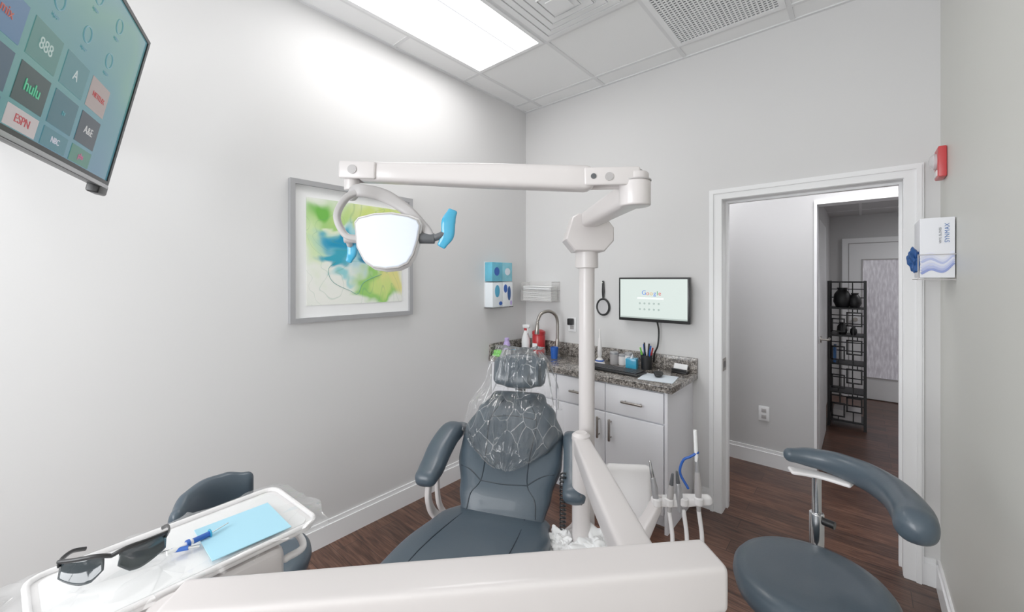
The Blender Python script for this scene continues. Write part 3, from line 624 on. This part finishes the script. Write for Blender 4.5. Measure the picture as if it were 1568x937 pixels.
# ------------------------------------------------------------------ overhead dental light
g=group('dental_operatory_light',(1.425,1.535,.36))
PX,PY=1.425,1.535
cyl('pole',(PX,PY,.361),(PX,PY,1.62),.034,'arm',g,seg=40)
lathe('collar',[(.036,0),(.049,.003),(.049,.07),(.04,.075)],'arm',g,(PX,PY,1.565))
poly('pivot_housing',[(-.06,0),(.065,0),(.105,.045),(.105,.10),(.06,.16),(-.045,.16),(-.07,.145),(-.10,.05)],.13,'arm',g,bev=.012,loc=(PX,PY,1.635),rot=(0,0,R(41)))
J=Vector((1.815,1.15,1.775))
A0=Vector((PX,PY,1.77)); 
sweep('lower_arm',[A0+(J-A0)*.02,A0+(J-A0)*.5,J],[.036,.038,.040],[.034,.036,.038],'arm',g,n=4,sm=4)
cyl('elbow_hub',J+Vector((0,0,-.040)),J+Vector((0,0,.035)),.046,'arm',g,bev=.006)
cyl('elbow_cap',J+Vector((0,0,.035)),J+Vector((0,0,.060)),.040,'arm',g,bev=.006)
E0=J+Vector((-.04,-.03,.04)); E1=Vector((1.185,.61,1.838))
d=(E1-E0).normalized()
for s in (1,-1):
    sd=Vector((d.y,-d.x,0))*.030*s
    sweep('clevis_%d'%s,[J+sd+Vector((0,0,.045)),E0+d*.10+sd],.007,.026,'arm',g,n=4,sm=1)
cyl('clevis_pin',E0+d*.035+Vector((d.y,-d.x,0))*.042,E0+d*.035-Vector((d.y,-d.x,0))*.042,.012,'gray',g,seg=20)
cyl('clevis_pin_b',E0+d*.08+Vector((d.y,-d.x,0))*.040,E0+d*.08-Vector((d.y,-d.x,0))*.040,.008,'dgray',g,seg=20)
cyl('cap_disc',J+Vector((0,0,.060)),J+Vector((0,0,.068)),.022,'gray',g,bev=.002)
cyl('hub_ring',J+Vector((0,0,.034)),J+Vector((0,0,.037)),.0475,'gray',g)
sweep('spring_arm',[E0+d*.10,E0+d*.35,E1-d*.03],[.034,.034,.029],[.037,.035,.029],'arm',g,n=4,sm=4)
for s in (1,-1):
    sd=Vector((d.y,-d.x,0))*.029*s
    sweep('front_clevis_%d'%s,[E1-d*.06+sd,E1+d*.035+sd],.007,.025,'arm',g,n=4,sm=1)
cyl('front_pin',E1+Vector((d.y,-d.x,0))*.039,E1-Vector((d.y,-d.x,0))*.039,.013,'gray',g,seg=20)
cyl('swivel',E1+d*.015+Vector((0,0,.022)),E1+d*.015+Vector((0,0,-.055)),.022,'arm',g,bev=.004)
HA=R(48)
C=Vector((1.32,.63,1.628)); HX=Vector((math.cos(HA),math.sin(HA),0)); HF=Vector((math.sin(HA),-math.cos(HA),0))
def HP(x,z,f=0): return C+HX*x*.0018+Vector((0,0,z*.0018))+HF*f
S0=E1+d*.015+Vector((0,0,-.05))
cyl('swivel_pin',S0+Vector((0,0,.01)),S0+Vector((0,0,-.03)),.007,'nickel',g,seg=16)
sweep('yoke_left',[HP(-48,78,-.03),HP(-66,66,-.02),HP(-76,36,0),HP(-64,8,.0),HP(-45,2,0)],.009,.012,'gray',g,n=3,up=HF)
sweep('yoke_top',[S0+Vector((0,0,-.02)),HP(-48,80,-.03),HP(-10,74,-.04),HP(25,52,-.04),HP(55,22,-.02),HP(64,8,-.005)],[.016,.018,.019,.017,.014,.013],[.012,.014,.013,.012,.011,.011],'gray',g,n=3,up=HF)
out=[(-47,26),(-42,34),(-20,41),(5,43),(30,39),(44,33),(48,24),(45,0),(39,-24),(31,-38),(18,-45),(0,-47),(-18,-44),(-31,-34),(-42,-12)]
pt=[(x*.0019,z*.0018) for x,z in out]
rt=(R(-12),0,HA)
poly('head_shell',[(x*1.04,z*1.04) for x,z in pt],.055,'white',g,bev=.016,loc=HP(0,0,-.012),rot=rt,seg=5)
M['lampglass']=pmat('milky_lens','#dfe6f4',.16,coat=.3,emit=.08,ecol='#e0e9ff')
poly('lens_rim',[(x*1.0,z*1.0) for x,z in pt],.010,'gray',g,bev=.003,loc=HP(0,0,.014),rot=rt)
poly('lens',[(x*.96,z*.955) for x,z in pt],.016,'lampglass',g,bev=.005,loc=HP(0,0,.014),rot=rt)
poly('head_back',[(x*.72,z*.72) for x,z in pt],.06,'white',g,bev=.02,loc=HP(0,5,-.05),rot=rt,seg=4)
cyl('pivot_right',HP(44,4,-.005),HP(72,4,-.005),.015,'dgray',g,bev=.003); cyl('pivot_left',HP(-44,2,-.005),HP(-66,2,-.005),.012,'gray',g,bev=.003)
def handle(nm_,cx,cz,f,lean,s=1):
    sweep(nm_,[HP(cx-lean,cz-27*s,f),HP(cx+lean*.3,cz-10*s,f+.004),HP(cx+lean*.5,cz+10*s,f+.004),HP(cx+lean*1.4,cz+27*s,f)],[.013*s,.019*s,.020*s,.014*s],[.006,.009,.009,.006],'blue',g,n=2.6,up=HF,seg=20)
handle('handle_right',90,20,0,7); sweep('handle_stem_right',[HP(68,4,-.005),HP(80,8,0),HP(90,14,0)],.012,.010,'dgray',g)
handle('handle_left',-60,-12,-.04,4,.7); sweep('handle_stem_left',[HP(-60,2,-.005),HP(-61,-6,-.025)],.008,.008,'gray',g,sm=1)

# ------------------------------------------------------------------ delivery unit arm + tray
g=group('dental_delivery_unit',(1.45,1.44,0))
QX,QY=1.455,1.44
box('pedestal',(.26,.24,.36),(1.46,1.50,.18),'arm',g,rot=(0,0,R(28)),bev=.03)
cyl('post',(QX,QY,.35),(QX,QY,.86),.037,'arm',g,seg=40); lathe('post_cap',[(.037,0),(.039,.004),(.037,.02),(.024,.03)],'arm',g,(QX,QY,.86))
Aa=Vector((QX,QY,.835)); Ab=Vector((2.04,.80,.835))
dd=(Ab-Aa).normalized()
sweep('rear_arm',[Aa+dd*.0,Aa+dd*.4,Ab],[.034,.044,.046],[.04,.042,.045],'arm',g,n=6,sm=4)
for k in (0,1): cyl('screw_%d'%k,(QX+.02,QY-.030,.62+.03*k),(QX+.023,QY-.038,.62+.03*k),.005,'dgray',g,seg=12)
Ba=Vector((2.108,.830,.957)); Bb=Vector((1.47,.14,.957))
cyl('elbow',(2.06,.78,.78),(2.06,.78,.93),.045,'arm',g)
sweep('front_arm',[Ba,(Ba+Bb)/2,Bb],[.044,.044,.042],[.043,.043,.042],'arm',g,n=9,sm=4,cap=.25,seg=44)
cyl('front_hub',(1.47,.14,.98),(1.47,.14,.80),.04,'arm',g)
sweep('head_bracket',[(1.47,.14,.84),(1.36,.17,.84),(1.27,.19,.85)],.035,.03,'arm',g,n=5)
box('control_head',(.20,.30,.085),(1.26,.20,.882),'arm',g,rot=(0,0,R(2)),bev=.02)
tube('handle',[(1.17,.33,.88),(1.16,.39,.875),(1.22,.42,.87),(1.30,.41,.87),(1.33,.36,.88)],.008,'white',g)
TR=(0,0,R(3)); 
gt=group('instrument_tray',(1.235,.20,.93),TR,world=False)
def plate(name,w,l,r,z0,z1,mat,parent,bev=.002):
    return poly(name,rrect(w,l,r),z1-z0,mat,parent,bev=bev,loc=(0,0,(z0+z1)/2),rot=(R(-90),0,0))
plate('tray_body',.245,.44,.03,0,.012,'white',gt,.004)
rim=[(x,y,.016) for x,y in rrect(.245,.44,.03,4)]; rim.append(rim[0])
tube('tray_rim',rim,.0055,'white',gt,sm=1,seg=10)
plate('tray_liner',.215,.41,.02,.012,.015,'paper',gt,.001)
bm=bmesh.new(); G=[]
for j in range(61):
    r_=[]
    for i in range(45):
        u=-1+2*i/44; v=-1+2*j/60
        x=u*.148; y=v*.254; z=.0238+.0006*noise.noise(Vector((x*12,y*12,1)))
        e=max(abs(u),abs(v))
        if e>.84:
            k=(e-.84)/.16
            z-=k*.022*(.6+.9*noise.noise(Vector((x*12,y*12,3))))+k*.010*noise.noise(Vector((x*40,y*40,5)))
            x+=k*.016*noise.noise(Vector((x*25,y*25,9))); y+=k*.016*noise.noise(Vector((x*25,y*25,13)))
        r_.append(bm.verts.new((x,y,z)))
    G.append(r_)
for ja,(a,b) in enumerate(zip(G,G[1:])):
    for i in range(44):
        u=-1+2*(i+.5)/44; v=-1+2*(ja+.5)/60
        if max(abs(u)-.80,0)**2+max(abs(v)-.88,0)**2*1.8>.2**2*1.15 : continue
        bm.faces.new((a[i],a[i+1],b[i+1],b[i]))
for v in [v for v in bm.verts if not v.link_faces]: bm.verts.remove(v)
gc=group('tray_plastic_cover',(1.235,.20,.93),TR,world=False); mk('film',bm,'film',gc,sharp=180)
gp=group('paper_bib',(1.272,.292,.957),(0,0,0),world=False); box('sheet',(.15,.148,.0015),(0,0,0),'cyan',gp)
gs=group('dental_syringe',(1.255,.205,.964),(0,0,R(100)),world=False)
cyl('barrel',(-.045,0,0),(.0,0,0),.0045,'paper',gs,seg=14); cyl('plunger',(0,0,0),(.03,0,0),.0055,'royal',gs,seg=14); cyl('thumb_rest',(.03,0,0),(.032,0,0),.009,'blue',gs,seg=16)
tube('needle',[(.032,0,0),(.05,.003,.0),(.07,.008,0)],.0012,'chrome',gs,seg=8); cyl('collar',(-.012,0,0),(-.006,0,0),.008,'royal',gs,seg=14)
gm=group('mouth_mirror',(1.25,.16,.962),(0,0,R(60)),world=False)
cyl('shaft',(-.03,0,0),(.06,0,0),.003,'chrome',gm,seg=12); cyl('grip',(.01,0,0),(.04,0,0),.0045,'royal',gm,seg=12)
gg=group('protective_glasses',(1.255,.082,.957),(0,0,R(76)),world=False)
def lensmesh(name,s):
    bm=bmesh.new(); G=[]
    for j in range(9):
        r_=[]
        for i in range(17):
            u=i/16; v=j/8; xx=s*(.010+.066*u); yy=.034*u**2.2
            top=.047-.006*u; bot=.003+.016*abs(u-.45)**1.5*1.6+(.012*max(0,.25-u)/.25)
            r_.append(bm.verts.new((xx,yy-.010+.010*v+.004*math.sin(math.pi*v),bot+(top-bot)*v)))
        G.append(r_)
    for a,b in zip(G,G[1:]):
        for i in range(16): bm.faces.new((a[i],a[i+1],b[i+1],b[i]))
    o=mk(name,bm,'lens',gg,sharp=180); md=o.modifiers.new('s','SOLIDIFY'); md.thickness=.0018; return o
for s in (1,-1):
    lensmesh('lens_%d'%s,s)
    sweep('temple_%d'%s,[(s*.076,.030,.036),(s*.078,.06,.031),(s*.072,.095,.024),(s*.060,.125,.008)],.002,[.006,.005,.004,.004],'black',gg,seg=10)
    sweep('brow_%d'%s,[(0,.0,.040),(s*.02,0,.047),(s*.05,.012,.045),(s*.076,.032,.040)],.003,.004,'black',gg,seg=10)

# ------------------------------------------------------------------ cuspidor + assistant instrument arm
g=group('cuspidor',(1.56,1.66,0))
box('splash_shell',(.20,.05,.24),(1.555,1.665,.585),'white',g,rot=(R(-8),0,R(35)),bev=.024,seg=6)
lathe('bowl',[(.03,0),(.06,.01),(.095,.05),(.105,.085),(.098,.085),(.085,.05),(.05,.02),(.0,.016)],'white',g,(1.50,1.74,.50),seg=48)
sweep('stem',[(1.56,1.66,.50),(1.56,1.66,.30),(1.56,1.65,.05)],[.04,.036,.045],[.032,.03,.04],'arm',g,n=4)
lathe('floor_foot',[(.09,0),(.09,.012),(.05,.03)],'arm',g,(1.56,1.65,0))
g=group('assistant_instrument_holder',(1.68,1.58,0))
sweep('support_arm',[(1.60,1.52,.18),(1.62,1.50,.34),(1.665,1.53,.50),(1.70,1.58,.60),(1.71,1.61,.64)],[.035,.035,.032,.026,.018],[.03,.03,.026,.02,.015],'arm',g,n=4)
lathe('floor_foot',[(.07,0),(.07,.012),(.03,.03),(.03,.2)],'arm',g,(1.62,1.51,0))
HB0=Vector((1.70,1.60,.63)); HB1=Vector((1.87,1.70,.655))
sweep('holder_bar',[HB0,(HB0+HB1)/2,HB1],[.024,.026,.020],[.016,.018,.016],'white',g,n=4)
for k,(t,zz) in enumerate(((.02,.1),(.25,.1),(.52,.1),(.80,.1))):
    p=HB0.lerp(HB1,t)+Vector((.012,-.02,.012))
    lathe('cradle_%d'%k,[(.012,-.02),(.016,-.015),(.017,.008),(.012,.012)],'white',g,p)
def hpc(nm_,t,L,mats,lean=(0,0)):
    p=HB0.lerp(HB1,t)+Vector((.012,-.02,.0))
    q=p+Vector((lean[0],lean[1],L)); a=p+Vector((0,0,-.03))
    sweep(nm_+'_body',[a,p.lerp(q,.3),p.lerp(q,.6)],[.008,.013,.010],[.008,.013,.010],mats[0],g,seg=14); 
    sweep(nm_+'_tip',[p.lerp(q,.58),q],[.009,.005],[.009,.005],mats[1],g,sm=1,seg=12)
hpc('air_water_syringe',.02,.16,('silver','chrome'),(-.03,0)); hpc('saliva_ejector',.25,.12,('gray','dgray'),(.012,.0)); hpc('suction',.45,.12,('silver','dgray'),(-.012,0))
hpc('evacuator',.80,.19,('gray','silver'),(-.008,0))
p=HB0.lerp(HB1,.80)+Vector((.004,-.02,.16)); cyl('evacuator_tip',p,p+Vector((-.006,0,.12)),.007,'paper',g,seg=16)
p=HB0.lerp(HB1,.6)+Vector((.012,-.02,.06)); tube('blue_hose',[p,p+Vector((-.03,0,.05)),p+Vector((-.02,.005,.10)),p+Vector((.005,.01,.12)),p+Vector((.03,.02,.14))],.005,'royal',g,seg=10)
for k,t in enumerate((.25,.52,.80)):
    p=HB0.lerp(HB1,t)+Vector((.012,-.02,-.03))
    tube('hose_%d'%k,[p,p+Vector((.012,0,-.12)),p+Vector((.0,-.02,-.28)),p+Vector((-.06,-.05,-.38)),Vector((1.66+.01*k,1.52,.22)),Vector((1.63,1.53,.2))],.008,'white',g,seg=12)
def towel(name,c,r):
    bm=bmesh.new(); bmesh.ops.create_icosphere(bm,subdivisions=6,radius=r)
    for v in bm.verts:
        q=v.co.copy()*(.07/r); k=(abs(noise.noise(q*24))*.06+abs(noise.noise(q*60))*.03)*r/.07; v.co+=q.normalized()*k; v.co.z=v.co.z*.75; v.co.x*=1.2
    g=group(name,c); mk('paper',bm,'paper',g,c,sharp=180)
towel('crumpled_paper_towel',(1.555,1.44,.435),.07); towel('crumpled_paper_towel.001',(1.385,1.40,.42),.045)
g=group('coiled_cord',(1.38,1.46,.5))
tube('cord',[(1.372+.012*math.cos(k*1.3),1.43+.012*math.sin(k*1.3),.70-.0035*k) for k in range(80)],.0035,'black',g,sm=3,seg=6)

# ------------------------------------------------------------------ stools
def starbase(g,c,zh,mat,topz):
    for k in range(5):
        a=R(72*k+20); e=Vector((c[0]+.235*math.cos(a),c[1]+.235*math.sin(a),.075)); s=Vector((c[0],c[1],.11))
        sweep('leg_%d'%k,[s,s.lerp(e,.5)+Vector((0,0,.005)),e],[.024,.02,.016],[.018,.014,.01],mat,g,n=4)
        cyl('caster_stem_%d'%k,e,e+Vector((0,0,-.03)),.008,'gray',g,seg=12)
        t=Vector((-math.sin(a),math.cos(a),0))
        for q in (-1,1): cyl('caster_%d'%k,e+t*.008*q+Vector((0,0,-.050)),e+t*.022*q+Vector((0,0,-.050)),.025,'dgray',g,seg=20,bev=.003)
    cyl('hub',(c[0],c[1],.08),(c[0],c[1],.15),.035,mat,g,bev=.004)
    cyl('gas_sleeve',(c[0],c[1],.14),(c[0],c[1],zh*.55),.026,mat,g); cyl('gas_piston',(c[0],c[1],zh*.5),(c[0],c[1],topz),.014,'chrome',g)
def stoolseat(g,c,z,Rr,th):
    lathe('seat',[(.0,-th),(Rr*.8,-th),(Rr*.96,-th*.8),(Rr,-th*.45),(Rr*.985,-th*.2),(Rr*.93,-th*.04),(Rr*.8,.004),(Rr*.5,.0),(0,-.004)],'vinyl',g,(c[0],c[1],z),seg=64,sharp=60)
    lathe('seat_pan',[(.0,-th-.02),(Rr*.5,-th-.018),(Rr*.75,-th),(0,-th)],'dgray',g,(c[0],c[1],z),seg=48)
c=(.64,.48)
g=group('dental_stool',(c[0],c[1],0))
starbase(g,c,.40,'white',.42); stoolseat(g,c,.505,.21,.08)
pts=[(c[0]+.20*math.cos(R(a)),c[1]+.20*math.sin(R(a)),.685) for a in (165,185,207,230,250)]
sweep('backrest',pts,[.025,.03,.03,.03,.025],[.055,.075,.082,.075,.055],'vinyl',g,n=2.4)
sweep('back_post',[(c[0]-.10,c[1]-.05,.415),(c[0]-.23,c[1]-.10,.42),(c[0]-.26,c[1]-.115,.52),(c[0]-.235,c[1]-.10,.68)],.022,.01,'white',g,n=4,up=(.4,-.9,0))
g=group('dental_stool.001',(2.22,1.386,0)); c=(2.22,1.386)
starbase(g,c,.60,'chrome',.62); stoolseat(g,c,.70,.190,.085)
pts=[]
for a in (112,95,75,52,30,8,-2): pts.append((c[0]+.205*math.cos(R(a)),c[1]+.285*math.sin(R(a)),.925))
sweep('body_support',pts,[.02,.03,.034,.036,.038,.042,.042],[.022,.03,.036,.04,.042,.044,.042],'vinyl',g,n=2.3,seg=32)
sweep('support_bracket',[(2.15,1.62,.885),(2.22,1.645,.883),(2.30,1.63,.885)],.022,.006,'white',g,n=4,sm=4)
cyl('support_post',(2.215,1.645,.58),(2.215,1.645,.885),.013,'chrome',g); cyl('post_sleeve',(2.215,1.645,.59),(2.215,1.645,.76),.02,'chrome',g,bev=.003)
sweep('support_link',[(2.215,1.645,.605),(2.215,1.55,.595),(2.22,1.42,.595)],.022,.010,'chrome',g,n=4)
cyl('knob',(2.232,1.64,.74),(2.262,1.632,.74),.012,'black',g,seg=16)

# ------------------------------------------------------------------ world, camera, look
w=bpy.data.worlds.new('World'); scene.world=w; w.use_nodes=True
w.node_tree.nodes['Background'].inputs['Color'].default_value=(.8,.85,.9,1); w.node_tree.nodes['Background'].inputs['Strength'].default_value=.4
cam=bpy.data.cameras.new('camera'); co=bpy.data.objects.new('camera',cam); COL.objects.link(co); scene.camera=co
co.location=(2.327,0,1.52); co.rotation_euler=(R(90),0,R(40.9)); cam.sensor_width=36; cam.lens=14.21; cam.shift_y=-.0265; cam.clip_start=.01
scene.view_settings.view_transform='Standard'; scene.view_settings.look='None'; scene.view_settings.exposure=0; scene.view_settings.gamma=1.15
